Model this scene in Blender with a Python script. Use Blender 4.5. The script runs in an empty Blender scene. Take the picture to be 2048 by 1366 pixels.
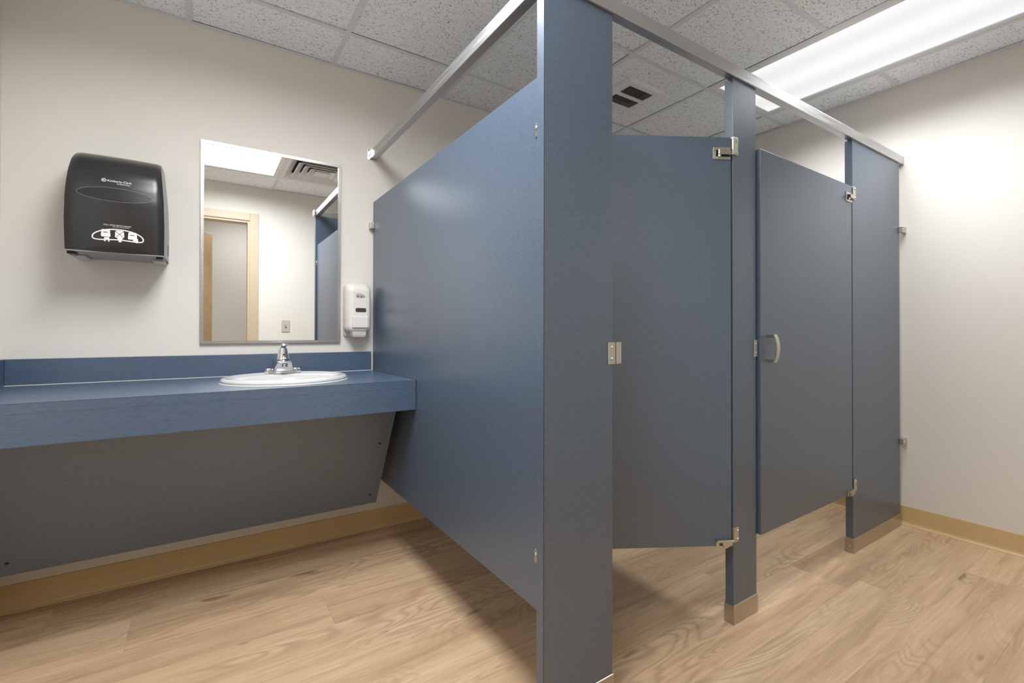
import bpy, bmesh, math, random
from mathutils import Matrix, Vector
R = math.radians
random.seed(7)
scene = bpy.context.scene
COL = scene.collection

# ------------------------------------------------------------------ camera
cam_d = bpy.data.cameras.new('camera')
cam = bpy.data.objects.new('camera', cam_d); COL.objects.link(cam)
cam_d.sensor_fit = 'HORIZONTAL'; cam_d.sensor_width = 36.0
cam_d.lens = 935.83 * 36.0 / 2048.0
cam_d.shift_y = -25.84 / 2048.0
cam_d.clip_start = 0.01
_yaw, _pit, _rol = 0.58176, 0.00612, 0.00126
_f = Vector((math.sin(_yaw) * math.cos(_pit), math.cos(_yaw) * math.cos(_pit), math.sin(_pit)))
_r = Vector((math.cos(_yaw), -math.sin(_yaw), 0)); _u = _r.cross(_f)
_r2 = _r * math.cos(_rol) + _u * math.sin(_rol); _u2 = -_r * math.sin(_rol) + _u * math.cos(_rol)
_m = Matrix((_r2, _u2, -_f)).transposed().to_4x4()
_m.translation = (-0.7498, -2.5257, 1.0651)
cam.matrix_world = _m
scene.camera = cam

# ------------------------------------------------------------------ world and exposure
world = bpy.data.worlds.new('world'); scene.world = world
world.use_nodes = True
world.node_tree.nodes['Background'].inputs[0].default_value = (0.8, 0.85, 0.9, 1)
world.node_tree.nodes['Background'].inputs[1].default_value = 0.02
vs = scene.view_settings
vs.view_transform = 'Standard'; vs.look = 'None'; vs.gamma = 1.0; vs.use_curve_mapping = False
vs.exposure = 0.0
scene.cycles.max_bounces = 24; scene.cycles.diffuse_bounces = 14; scene.cycles.glossy_bounces = 8   # small pale room: let the light bounce
LAMP_W = (47.5, 22.5)  # watts of light leaving the left and the weaker right fixture
LAMP_SPREAD = (math.radians(166), math.radians(134))   # prismatic lens cuts off steep angles
LAMP_COL = (0.965, 0.985, 1.0)
HALL_W = 15.0

# ------------------------------------------------------------------ dimensions (metres)
H = 2.438
XL, XW, YB = -1.3925, 2.4946, -2.575      # left wall, right wall, wall behind the camera
L = 1.544                                # front plane of the stalls is y = -L
G, GX, GY = 0.6096, -0.2025, -0.3136     # ceiling grid
PT, PB = 1.7603, 0.3077                  # stall panel top and bottom
ZT, ZB = 2.0397, 1.9958                  # head rail

# ------------------------------------------------------------------ materials
def new_mat(name):
    m = bpy.data.materials.new(name); m.use_nodes = True
    nt = m.node_tree; b = nt.nodes['Principled BSDF']
    return m, nt, b
def N(nt, typ, **kw):
    n = nt.nodes.new(typ)
    for k, v in kw.items():
        if k in n.inputs: n.inputs[k].default_value = v
        else: setattr(n, k, v)
    return n
def setp(b, **kw):
    for k, v in kw.items():
        b.inputs[k.replace('_', ' ')].default_value = v
def c4(c): return (c[0], c[1], c[2], 1)
def ramp(nt, fac, stops):
    r = nt.nodes.new('ShaderNodeValToRGB')
    els = r.color_ramp.elements
    while len(els) < len(stops): els.new(0.5)
    for e, (p, c) in zip(els, stops):
        e.position = p; e.color = c4(c) if len(c) == 3 else c
    nt.links.new(fac, r.inputs[0]); return r.outputs[0]
def coords(nt, scale, kind='Object', rand=0.0):
    tc = nt.nodes.new('ShaderNodeTexCoord')
    src = tc.outputs[kind]
    if rand:
        oi = nt.nodes.new('ShaderNodeObjectInfo')
        mu = N(nt, 'ShaderNodeMath', operation='MULTIPLY'); mu.inputs[1].default_value = rand
        nt.links.new(oi.outputs['Random'], mu.inputs[0])
        cb = nt.nodes.new('ShaderNodeCombineXYZ')
        nt.links.new(mu.outputs[0], cb.inputs[0]); nt.links.new(mu.outputs[0], cb.inputs[2])
        ad = N(nt, 'ShaderNodeVectorMath', operation='ADD')
        nt.links.new(src, ad.inputs[0]); nt.links.new(cb.outputs[0], ad.inputs[1]); src = ad.outputs[0]
    mp = nt.nodes.new('ShaderNodeMapping'); mp.inputs['Scale'].default_value = scale
    nt.links.new(src, mp.inputs['Vector']); return mp.outputs[0]
def noise(nt, vec, scale, detail=2.0, rough=0.5, dist=0.0):
    n = N(nt, 'ShaderNodeTexNoise'); n.inputs['Scale'].default_value = scale
    n.inputs['Detail'].default_value = detail; n.inputs['Roughness'].default_value = rough
    n.inputs['Distortion'].default_value = dist
    nt.links.new(vec, n.inputs['Vector']); return n.outputs[0]
def mixc(nt, fac, a, b, mode='MIX'):
    m = nt.nodes.new('ShaderNodeMix'); m.data_type = 'RGBA'; m.blend_type = mode
    for s, v in ((m.inputs[0], fac), (m.inputs[6], a), (m.inputs[7], b)):
        if isinstance(v, (int, float)): s.default_value = v
        elif isinstance(v, tuple): s.default_value = c4(v)
        else: nt.links.new(v, s)
    return m.outputs[2]
def math_(nt, op, a, b=None, clamp=False):
    m = nt.nodes.new('ShaderNodeMath'); m.operation = op; m.use_clamp = clamp
    for s, v in zip(m.inputs, (a, b)):
        if v is None: continue
        if isinstance(v, (int, float)): s.default_value = v
        else: nt.links.new(v, s)
    return m.outputs[0]
def bump(nt, b, h, strength, dist=0.001):
    n = nt.nodes.new('ShaderNodeBump'); n.inputs['Strength'].default_value = strength
    n.inputs['Distance'].default_value = dist
    nt.links.new(h, n.inputs['Height']); nt.links.new(n.outputs[0], b.inputs['Normal'])
def plain(name, col, rough=0.5, metal=0.0, var=0.05, scale=40.0, spec=0.5):
    m, nt, b = new_mat(name)
    n = noise(nt, coords(nt, (1, 1, 1)), scale, 3)
    lo = tuple(c * (1 - var) for c in col); hi = tuple(min(1, c * (1 + var)) for c in col)
    nt.links.new(ramp(nt, n, [(0.3, lo), (0.7, hi)]), b.inputs['Base Color'])
    setp(b, Roughness=rough, Metallic=metal, Specular_IOR_Level=spec)
    return m

def laminate(name, stretch, dark, light, fleck):
    m, nt, b = new_mat(name)
    v = coords(nt, stretch)
    n1 = noise(nt, v, 1.0, 3, 0.6)
    v2 = coords(nt, tuple(s * 0.55 for s in stretch))
    n2 = noise(nt, v2, 1.7, 2, 0.5, 0.4)
    big = noise(nt, coords(nt, (1, 1, 1)), 2.2, 3)
    c = ramp(nt, n1, [(0.32, dark), (0.68, light)])
    f = ramp(nt, n2, [(0.60, (0, 0, 0)), (0.72, (1, 1, 1))])
    c = mixc(nt, math_(nt, 'MULTIPLY', f, 0.35), c, fleck)
    nt.links.new(c, b.inputs['Base Color'])
    nt.links.new(ramp(nt, big, [(0.3, (0.315,) * 3), (0.7, (0.35,) * 3)]), b.inputs['Roughness'])
    setp(b, IOR=1.9, Specular_IOR_Level=0.5)
    bump(nt, b, n1, 0.01, 0.0003)
    return m

def oak(name):
    m, nt, b = new_mat(name)
    big = noise(nt, coords(nt, (0.9, 7, 1), rand=53.0), 1.0, 3, 0.55, 0.3)
    streak = noise(nt, coords(nt, (5, 120, 1), rand=31.0), 1.0, 4, 0.6, 0.2)
    streak2 = noise(nt, coords(nt, (2.2, 34, 1), rand=71.0), 1.0, 3, 0.6, 0.6)
    field = noise(nt, coords(nt, (1.5, 6.5, 1), rand=17.0), 1.0, 1.5, 0.45, 0.55)
    mask = noise(nt, coords(nt, (1.2, 5.0, 1), rand=91.0), 1.0, 1, 0.5)
    ring = math_(nt, 'SINE', math_(nt, 'MULTIPLY', field, 120.0))
    ring = math_(nt, 'POWER', math_(nt, 'ADD', math_(nt, 'MULTIPLY', ring, 0.5), 0.5), 2.2)
    ring = math_(nt, 'MULTIPLY', ring, ramp(nt, mask, [(0.42, (0, 0, 0)), (0.58, (1, 1, 1))]))
    oi = nt.nodes.new('ShaderNodeObjectInfo')
    base = ramp(nt, big, [(0.26, (0.42, 0.278, 0.165)), (0.44, (0.60, 0.425, 0.265)), (0.56, (0.65, 0.470, 0.300)), (0.74, (0.72, 0.540, 0.355))])
    base = mixc(nt, 1.0, base, ramp(nt, oi.outputs['Random'], [(0.0, (0.90, 0.87, 0.83)), (0.5, (1, 1, 1)), (1.0, (1.07, 1.05, 1.03))]), 'MULTIPLY')
    c = mixc(nt, ramp(nt, streak, [(0.42, (0.30,) * 3), (0.62, (0, 0, 0))]), base, (0.36, 0.235, 0.14))
    c = mixc(nt, ramp(nt, streak2, [(0.30, (0.60,) * 3), (0.50, (0, 0, 0))]), c, (0.37, 0.24, 0.155))
    c = mixc(nt, math_(nt, 'MULTIPLY', ring, 0.52), c, (0.36, 0.230, 0.14))
    kn = noise(nt, coords(nt, (5.5, 15, 1), rand=23.0), 1.0, 1, 0.4)
    c = mixc(nt, ramp(nt, kn, [(0.745, (0, 0, 0)), (0.80, (0.7,) * 3)]), c, (0.20, 0.12, 0.07))
    nt.links.new(c, b.inputs['Base Color'])
    setp(b, Roughness=0.42, Specular_IOR_Level=0.4)
    bump(nt, b, streak, 0.12, 0.0006)
    return m

def mineral_tile(name):
    m, nt, b = new_mat(name)
    v = coords(nt, (1, 1, 1), rand=13.0)
    warp = noise(nt, v, 20.0, 2, 0.5)
    n1 = noise(nt, coords(nt, (70, 190, 1), rand=13.0), 1.0, 1.0, 0.4, 1.3)
    n2 = noise(nt, coords(nt, (190, 80, 1), rand=29.0), 1.0, 1.0, 0.4, 1.3)
    p1 = ramp(nt, n1, [(0.645, (0, 0, 0)), (0.685, (1, 1, 1))])
    p2 = ramp(nt, n2, [(0.665, (0, 0, 0)), (0.705, (1, 1, 1))])
    pits = math_(nt, 'MAXIMUM', p1, p2)
    fine = noise(nt, v, 420.0, 2, 0.5)
    base = ramp(nt, fine, [(0.3, (0.80, 0.84, 0.89)), (0.7, (0.90, 0.94, 0.985))])
    c = mixc(nt, math_(nt, 'MULTIPLY', pits, 0.85), base, (0.16, 0.16, 0.165))
    nt.links.new(c, b.inputs['Base Color'])
    setp(b, Roughness=0.95, Specular_IOR_Level=0.1)
    hh = math_(nt, 'SUBTRACT', math_(nt, 'MULTIPLY', fine, 0.25), pits)
    bump(nt, b, hh, 0.35, 0.001)
    return m

def wall_paint(name, col):
    m, nt, b = new_mat(name)
    v = coords(nt, (1, 1, 1))
    n = noise(nt, v, 90.0, 3, 0.6)
    big = noise(nt, v, 1.3, 2)
    lo = tuple(c * 0.98 for c in col); hi = tuple(c * 1.02 for c in col)
    nt.links.new(ramp(nt, big, [(0.35, lo), (0.65, hi)]), b.inputs['Base Color'])
    setp(b, Roughness=0.8, Specular_IOR_Level=0.15)
    bump(nt, b, n, 0.06, 0.001)
    return m

def brushed(name, col, rough, stretch=(300, 300, 12)):
    m, nt, b = new_mat(name)
    n = noise(nt, coords(nt, stretch), 1.0, 2, 0.5)
    lo = tuple(c * 0.9 for c in col)
    nt.links.new(ramp(nt, n, [(0.3, lo), (0.7, col)]), b.inputs['Base Color'])
    nt.links.new(ramp(nt, n, [(0.3, (rough * 0.8,) * 3), (0.7, (rough * 1.25,) * 3)]), b.inputs['Roughness'])
    setp(b, Metallic=1.0)
    return m

def lens_mat(name, strength):
    m, nt, b = new_mat(name)
    tc = nt.nodes.new('ShaderNodeTexCoord'); sx = nt.nodes.new('ShaderNodeSeparateXYZ')
    nt.links.new(tc.outputs['Object'], sx.inputs[0])
    w = math_(nt, 'COSINE', math_(nt, 'MULTIPLY', sx.outputs[0], 2 * math.pi / 0.26))
    e = math_(nt, 'MULTIPLY', math_(nt, 'ADD', math_(nt, 'MULTIPLY', w, 0.06), 0.94), strength)
    nt.links.new(e, b.inputs['Emission Strength'])
    b.inputs['Emission Color'].default_value = (0.985, 0.99, 1.0, 1)
    setp(b, Roughness=0.4); b.inputs['Base Color'].default_value = (0.05, 0.05, 0.05, 1)
    return m

def mirror_mat():
    m, nt, b = new_mat('silvered_glass')
    n = noise(nt, coords(nt, (1, 1, 1)), 3.0, 1)
    nt.links.new(ramp(nt, n, [(0, (0.93, 0.94, 0.935)), (1, (0.95, 0.955, 0.95))]), b.inputs['Base Color'])
    setp(b, Metallic=1.0, Roughness=0.0)
    return m

LD, LL, LF = (0.051, 0.081, 0.128), (0.083, 0.120, 0.176), (0.105, 0.095, 0.100)
CD, CL = (0.040, 0.076, 0.136), (0.066, 0.112, 0.188)      # same laminate at the counter, tinted bluer for the light there
M = dict(
    panel=laminate('blue_laminate', (55, 55, 330), LD, LL, LF),
    top=laminate('blue_laminate_top', (90, 330, 330), CD, CL, LF),
    counter=laminate('blue_laminate_light_tint', (55, 55, 330), CD, CL, LF),
    edge=plain('laminate_edge_line', (0.05, 0.035, 0.03), 0.6),
    wall=wall_paint('wall_paint', (0.725, 0.697, 0.648)),
    hall=wall_paint('hall_paint', (0.68, 0.64, 0.58)),
    oak=oak('oak_plank'),
    sub=plain('subfloor', (0.16, 0.11, 0.07), 0.8),
    tile=mineral_tile('mineral_tile'),
    tee=plain('grid_white', (0.66, 0.69, 0.735), 0.45, var=0.02),
    plenum=plain('plenum', (0.05, 0.05, 0.05), 0.9),
    base=plain('tan_vinyl', (0.60, 0.435, 0.22), 0.42, var=0.03, scale=6),
    alu=brushed('head_rail_aluminium', (0.60, 0.60, 0.61), 0.42, (4, 4, 300)),
    steel=brushed('satin_steel', (0.62, 0.59, 0.53), 0.33),
    shoe=brushed('brushed_shoe', (0.56, 0.52, 0.46), 0.33, (6, 6, 1100)),
    frame=brushed('mirror_frame_steel', (0.55, 0.54, 0.52), 0.34, (200, 200, 200)),
    chrome=plain('chrome', (0.85, 0.85, 0.86), 0.06, 1.0, var=0.01),
    nickel=plain('satin_chrome', (0.52, 0.52, 0.53), 0.24, 1.0, var=0.02),
    porcelain=plain('white_porcelain', (0.60, 0.60, 0.60), 0.12, var=0.01),
    plastic=plain('white_plastic', (0.72, 0.70, 0.655), 0.3, var=0.01),
    plastic2=plain('pump_plastic', (0.56, 0.53, 0.48), 0.4, var=0.02),
    black=plain('smoke_black_plastic', (0.022, 0.022, 0.023), 0.28, var=0.05),
    black2=plain('dark_plastic', (0.010, 0.010, 0.011), 0.35, var=0.05),
    grey=plain('grey_plastic', (0.27, 0.27, 0.275), 0.35, var=0.04),
    ink=plain('white_print', (0.80, 0.80, 0.78), 0.6, var=0.01),
    inkgrey=plain('grey_print', (0.035, 0.035, 0.035), 0.5),
    dark=plain('dark_opening', (0.008, 0.008, 0.008), 0.8),
    window=plain('smoked_window', (0.06, 0.05, 0.04), 0.25),
    frame_tan=plain('door_frame_tan', (0.52, 0.42, 0.30), 0.4, var=0.02),
    doorwood=plain('door_leaf_wood', (0.40, 0.27, 0.155), 0.45, var=0.12, scale=9),
    plate=plain('switch_plate', (0.52, 0.49, 0.43), 0.4, var=0.02),
    caulk=plain('caulk', (0.70, 0.67, 0.58), 0.6),
    white=plain('white_enamel', (0.74, 0.75, 0.76), 0.4, var=0.01),
    mesh=plain('grille_wire', (0.16, 0.16, 0.165), 0.5),
    chassis=plain('smoked_chassis', (0.30, 0.27, 0.23), 0.4),
    red=plain('red_index', (0.10, 0.012, 0.018), 0.3),
    lens=lens_mat('fluorescent_lens', 0.93),
    hlens=lens_mat('hall_lens', 0.93),
    glass=mirror_mat(),
)

# ------------------------------------------------------------------ builders
WM = {}
def thing(name, label, cat, loc=(0, 0, 0), rotz=0.0, group=None, kind=None):
    o = bpy.data.objects.new(name, None); COL.objects.link(o)
    o.empty_display_size = 0.05
    o.location = loc; o.rotation_euler = (0, 0, rotz)
    WM[o.name] = Matrix.Translation(loc) @ Matrix.Rotation(rotz, 4, 'Z')
    tag(o, label, cat, group, kind); return o
def tag(o, label=None, cat=None, group=None, kind=None):
    if label: o['label'] = label
    if cat: o['category'] = cat
    if group: o['group'] = group
    if kind: o['kind'] = kind
    return o
def part(name, bm, mat, parent=None, local=False, smooth=False, label=None):
    """Link bm as one mesh object; verts are world coordinates unless local."""
    bmesh.ops.recalc_face_normals(bm, faces=bm.faces[:])
    if parent is not None:
        W = WM[parent.name]
        if not local: bm.transform(W.inverted())
    me = bpy.data.meshes.new(name); bm.to_mesh(me); bm.free()
    me.materials.append(M[mat] if isinstance(mat, str) else mat)
    if smooth:
        for p in me.polygons: p.use_smooth = True
        if smooth is not True: me.set_sharp_from_angle(angle=R(smooth))
    o = bpy.data.objects.new(name, me); COL.objects.link(o)
    if parent is not None: o.parent = parent; WM[o.name] = WM[parent.name]
    else: WM[o.name] = Matrix.Identity(4)
    if label: o['label'] = label
    return o
def bbox(x0, x1, y0, y1, z0, z1, bev=0.0, seg=2, bm=None):
    b = bmesh.new()
    vs_ = [b.verts.new((x, y, z)) for x in (x0, x1) for y in (y0, y1) for z in (z0, z1)]
    for f in ((0, 1, 3, 2), (4, 6, 7, 5), (0, 4, 5, 1), (2, 3, 7, 6), (0, 2, 6, 4), (1, 5, 7, 3)):
        b.faces.new([vs_[i] for i in f])
    bmesh.ops.recalc_face_normals(b, faces=b.faces[:])
    if bev: bmesh.ops.bevel(b, geom=b.edges[:], offset=bev, segments=seg, affect='EDGES', profile=0.5)
    if bm is None: return b
    join(bm, b); return bm
def join(dst, src):
    me = bpy.data.meshes.new('tmp'); src.to_mesh(me); dst.from_mesh(me); bpy.data.meshes.remove(me); src.free()
    return dst
def loft(rings, cap0=True, cap1=True, closed=True):
    b = bmesh.new(); vr = [[b.verts.new(p) for p in ring] for ring in rings]
    n = len(vr[0])
    for a, c in zip(vr[:-1], vr[1:]):
        for i in range(n if closed else n - 1):
            j = (i + 1) % n
            b.faces.new((a[i], a[j], c[j], c[i]))
    if cap0: b.faces.new(vr[0])
    if cap1: b.faces.new(vr[-1])
    return b
def ring(cx, cy, z, a, b, n=32):
    return [(cx + a * math.cos(2 * math.pi * i / n), cy + b * math.sin(2 * math.pi * i / n), z) for i in range(n)]
def rrect(hw, hh, r, seg=5):
    pts = []
    for cx, cy, a0 in ((hw - r, hh - r, 0), (-hw + r, hh - r, 90), (-hw + r, -hh + r, 180), (hw - r, -hh + r, 270)):
        for k in range(seg + 1):
            a = R(a0 + 90 * k / seg); pts.append((cx + r * math.cos(a), cy + r * math.sin(a)))
    return pts
def prism(pts, axis, a, b):
    """extrude 2-D polygon along axis from a to b. axis x: pts=(y,z); y: pts=(x,z); z: pts=(x,y)."""
    def P(p, t):
        return {'x': (t, p[0], p[1]), 'y': (p[0], t, p[1]), 'z': (p[0], p[1], t)}[axis]
    return loft([[P(p, a) for p in pts], [P(p, b) for p in pts]])
def screw(cx, cy, cz, r=0.004, nrm='y-', d=0.003):
    """small domed screw head facing nrm"""
    rings = []
    for k, (rr, h) in enumerate(((1.0, 0), (0.95, 0.35), (0.7, 0.8), (0.25, 1.0))):
        rg = []
        for i in range(12):
            a = 2 * math.pi * i / 12; u, v = r * rr * math.cos(a), r * rr * math.sin(a)
            if nrm == 'y-': rg.append((cx + u, cy - d * h, cz + v))
            elif nrm == 'x-': rg.append((cx - d * h, cy + u, cz + v))
            elif nrm == 'z-': rg.append((cx + u, cy + v, cz - d * h))
        rings.append(rg)
    return loft(rings, cap0=True)
def text_verts(txt, size, align='CENTER', bold=0.0):
    cu = bpy.data.curves.new('t', 'FONT'); cu.body = txt; cu.size = size; cu.align_x = align
    cu.resolution_u = 2; cu.offset = bold; cu.fill_mode = 'FRONT'
    o = bpy.data.objects.new('t', cu); COL.objects.link(o)
    dg = bpy.context.evaluated_depsgraph_get(); dg.update()
    me = bpy.data.meshes.new_from_object(o.evaluated_get(dg))
    b = bmesh.new(); b.from_mesh(me)
    bpy.data.objects.remove(o); bpy.data.curves.remove(cu); bpy.data.meshes.remove(me)
    return b

# ================================================================== STRUCTURE
# ---- floor with single oak planks
fl = part('floor', bbox(XL - 0.1, XW + 0.1, -4.3, 0.1, -0.06, -0.006), 'sub'); tag(fl, 'light oak plank floor', 'floor', kind='structure')
PW, PLN = 0.2286, 1.524
plank_meshes = {}
def plank(x0, x1, y0, y1):
    key = (round(x1 - x0, 3), round(y1 - y0, 3))
    if key not in plank_meshes:
        lx, ly = (x1 - x0) / 2 - 0.0001, (y1 - y0) / 2 - 0.0001
        b = bmesh.new()
        lo = [b.verts.new((sx * lx, sy * ly, -0.005)) for sx, sy in ((-1, -1), (1, -1), (1, 1), (-1, 1))]
        mi = [b.verts.new((sx * lx, sy * ly, -0.0003)) for sx, sy in ((-1, -1), (1, -1), (1, 1), (-1, 1))]
        e = 0.0004
        hi = [b.verts.new((sx * (lx - e), sy * (ly - e), 0)) for sx, sy in ((-1, -1), (1, -1), (1, 1), (-1, 1))]
        for p, q in ((lo, mi), (mi, hi)):
            for i in range(4): b.faces.new((p[i], p[(i + 1) % 4], q[(i + 1) % 4], q[i]))
        b.faces.new(hi)
        bmesh.ops.recalc_face_normals(b, faces=b.faces[:])
        me = bpy.data.meshes.new('plank'); b.to_mesh(me); b.free(); me.materials.append(M['oak'])
        plank_meshes[key] = me
    o = bpy.data.objects.new('plank', plank_meshes[key]); COL.objects.link(o)
    o.parent = fl; o.location = ((x0 + x1) / 2, (y0 + y1) / 2, 0)
joints = {-2: 1.49, -1: 1.10, 0: 0.42, 1: -0.93, 2: -0.348, 3: -0.97, 4: 0.25}   # keyed by row
joints = {0: 1.49, 1: 1.10, -1: 1.60, -2: 2.08, 4: -0.348, 5: -0.97, 2: 0.45, 3: -1.05, 6: 0.30, -3: 0.62, -4: 1.2}
k = -12
while True:
    yt = -1.433 + PW * k                # upper (far) edge of the row
    yb = yt - PW
    if yb >= -0.001: break
    y0, y1 = max(yb, -4.2), min(yt, 0)
    if y1 > -4.2:
        j = joints.get(k, random.uniform(-1, 1))
        while j > XL: j -= PLN
        while j < XW:
            a, c = max(j, XL), min(j + PLN, XW)
            if c - a > 0.01: plank(a, c, y0, y1)
            j += PLN
    k += 1

# ---- walls
def struct(name, bm, mat, label, cat='wall'):
    return tag(part(name, bm, mat), label, cat, kind='structure')
struct('wall_back', bbox(XL - 0.1, XW + 0.1, 0, 0.1, 0, H + 0.2), 'wall', 'cream painted wall behind the mirror and sink')
struct('wall_right', bbox(XW, XW + 0.1, YB - 0.1, 0, 0, H + 0.2), 'wall', 'cream painted wall on the right beside the stalls')
struct('wall_left', bbox(XL - 0.1, XL, YB - 0.1, 0, 0, H + 0.2), 'wall', 'cream painted wall at the left end of the counter')
DX0, DX1, DZ = -1.30, -0.39, 2.114           # doorway behind the camera
wf = bbox(DX1, XW + 0.1, YB - 0.115, YB, 0, H + 0.2)
bbox(XL - 0.1, DX0, YB - 0.115, YB, 0, H + 0.2, bm=wf); bbox(DX0, DX1, YB - 0.115, YB, DZ, H + 0.2, bm=wf)
struct('wall_front', wf, 'wall', 'cream painted wall with doorway seen in the mirror')
# hallway beyond the doorway
HY = -4.15
struct('wall_hallway', bbox(-2.6, 1.2, HY - 0.1, HY, 0, 2.6), 'hall', 'grey cream hallway wall seen through the mirrored doorway')
he = bbox(-2.7, -2.6, HY - 0.1, YB - 0.1, 0, 2.6); bbox(1.2, 1.3, HY - 0.1, YB - 0.115, 0, 2.6, bm=he)
bbox(-2.7, XL - 0.1, YB - 0.115, YB - 0.015, 0, 2.6, bm=he)
struct('wall_hallway_end', he, 'hall', 'end walls of the hallway outside the room')
struct('ceiling_hallway', bbox(-2.7, 1.3, HY - 0.1, YB - 0.115, 2.5, 2.6), 'tee', 'white ceiling of the hallway outside', 'ceiling')

# ---- baseboards (vinyl cove base)
def cove(name, p0, p1, axis, sgn, label):
    """profile runs out from the wall; axis 'x' along back/front walls, 'y' along side walls"""
    hb = 0.1046
    prof = [(0, 0), (0, hb), (0.0022, hb), (0.0036, hb - 0.002), (0.0036, 0.022), (0.0048, 0.014), (0.0075, 0.008), (0.012, 0.004), (0.013, 0.0)]
    if axis == 'x': b = prism([(p0[1] + sgn * d, z) for d, z in prof], 'x', p0[0], p1[0])
    else: b = prism([(p0[0] + sgn * d, z) for d, z in prof], 'y', p0[1], p1[1])
    struct(name, b, 'base', label, 'baseboard')
cove('baseboard_back', (XL, 0), (XW, 0), 'x', -1, 'tan vinyl cove baseboard along the back wall')
cove('baseboard_right', (XW, 0), (XW, YB), 'y', -1, 'tan vinyl cove baseboard along the right wall')
cove('baseboard_left', (XL, 0), (XL, YB), 'y', 1, 'tan vinyl cove baseboard along the left wall')
cove('baseboard_front', (DX1 + 0.08, YB), (XW, YB), 'x', 1, 'tan vinyl cove baseboard along the doorway wall')

# ---- doorway frame and leaf (behind the camera, seen in the mirror)
dr = thing('door_1', 'wooden door with tan painted frame seen in the mirror', 'door', (DX0, YB, 0), kind='structure')
part('frame_jamb', bbox(DX1 - 0.001, DX1 + 0.07, YB, YB + 0.012, 0, DZ + 0.07, 0.002), 'frame_tan', dr)
part('frame_jamb', bbox(DX0 - 0.07, DX0 + 0.001, YB, YB + 0.012, 0, DZ + 0.07, 0.002), 'frame_tan', dr)
part('frame_head', bbox(DX0 + 0.0012, DX1 - 0.0012, YB, YB + 0.012, DZ - 0.001, DZ + 0.07, 0.002), 'frame_tan', dr)
part('door_stop', bbox(DX1 - 0.02, DX1 - 0.0002, YB - 0.115, YB - 0.0005, 0, DZ - 0.0205), 'frame_tan', dr)
part('door_stop', bbox(DX0 + 0.0002, DX0 + 0.02, YB - 0.115, YB - 0.0005, 0, DZ - 0.0205), 'frame_tan', dr)
part('door_stop', bbox(DX0 + 0.0002, DX1 - 0.0002, YB - 0.115, YB - 0.0005, DZ - 0.02, DZ - 0.0002), 'frame_tan', dr)
leaf = bbox(0, 0.86, -0.044, 0, 0.01, DZ - 0.025, 0.002)
leaf.transform(Matrix.Translation((DX0 + 0.02, YB - 0.125, 0)) @ Matrix.Rotation(R(-46), 4, 'Z'))
part('door_leaf', leaf, 'doorwood', dr)

# ---- ceiling: grid runners, cross tees, mineral tiles
cl = part('ceiling', bbox(XL - 0.1, XW + 0.1, YB - 0.115, 0.1, H + 0.12, H + 0.2), 'plenum')
tag(cl, 'white suspended tile ceiling', 'ceiling', kind='structure')
TW = 0.012
xs = [GX + G * i for i in range(-1, 5)]; ys = [GY - G * j for j in range(0, 4)]
for x in xs:
    b = bbox(x - TW, x + TW, YB + 0.0222, -0.0222, H, H + 0.002); bbox(x - 0.001, x + 0.001, YB + 0.0222, -0.0222, H + 0.002, H + 0.035, bm=b)
    part('main_runner', b, 'tee', cl)
xe = [XL] + xs + [XW]; ye = [0] + ys + [YB]
LIGHTS = [(GX - G, GX), (GX + 3 * G, GX + 4 * G)]
def in_light(x0, x1, ymid):
    return any(abs(x0 - a) < 0.01 and abs(x1 - c) < 0.01 for a, c in LIGHTS) and ys[3] < ymid < ys[1]
for y in ys:
    for x0, x1 in zip(xe[:-1], xe[1:]):
        if in_light(x0, x1, y) and abs(y - ys[2]) < 0.01: continue
        a, c = x0 + (TW if x0 != XL else 0), x1 - (TW if x1 != XW else 0)
        b = bbox(a, c, y - TW, y + TW, H + 0.0006, H + 0.0022); bbox(a, c, y - 0.001, y + 0.001, H + 0.0022, H + 0.03, bm=b)
        part('cross_tee', b, 'tee', cl)
WA = 0.022
b = bbox(XL, XW, -WA, 0, H, H + 0.0018); part('wall_angle', b, 'tee', cl)
b = bbox(XL, XW, YB, YB + WA, H, H + 0.0018); part('wall_angle', b, 'tee', cl)
b = bbox(XL, XL + WA, YB + WA, -WA, H, H + 0.0018); part('wall_angle', b, 'tee', cl)
b = bbox(XW - WA, XW, YB + WA, -WA, H, H + 0.0018); part('wall_angle', b, 'tee', cl)
tile_meshes = {}
VENT = (GX, GX + G, ys[3], ys[2])
FAN = (GX + 2 * G, GX + 3 * G, ys[1], ys[0])
FX0, FX1, FY0, FY1 = 1.172, 1.442, -0.772, -0.502
rt = random.Random(3)
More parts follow.
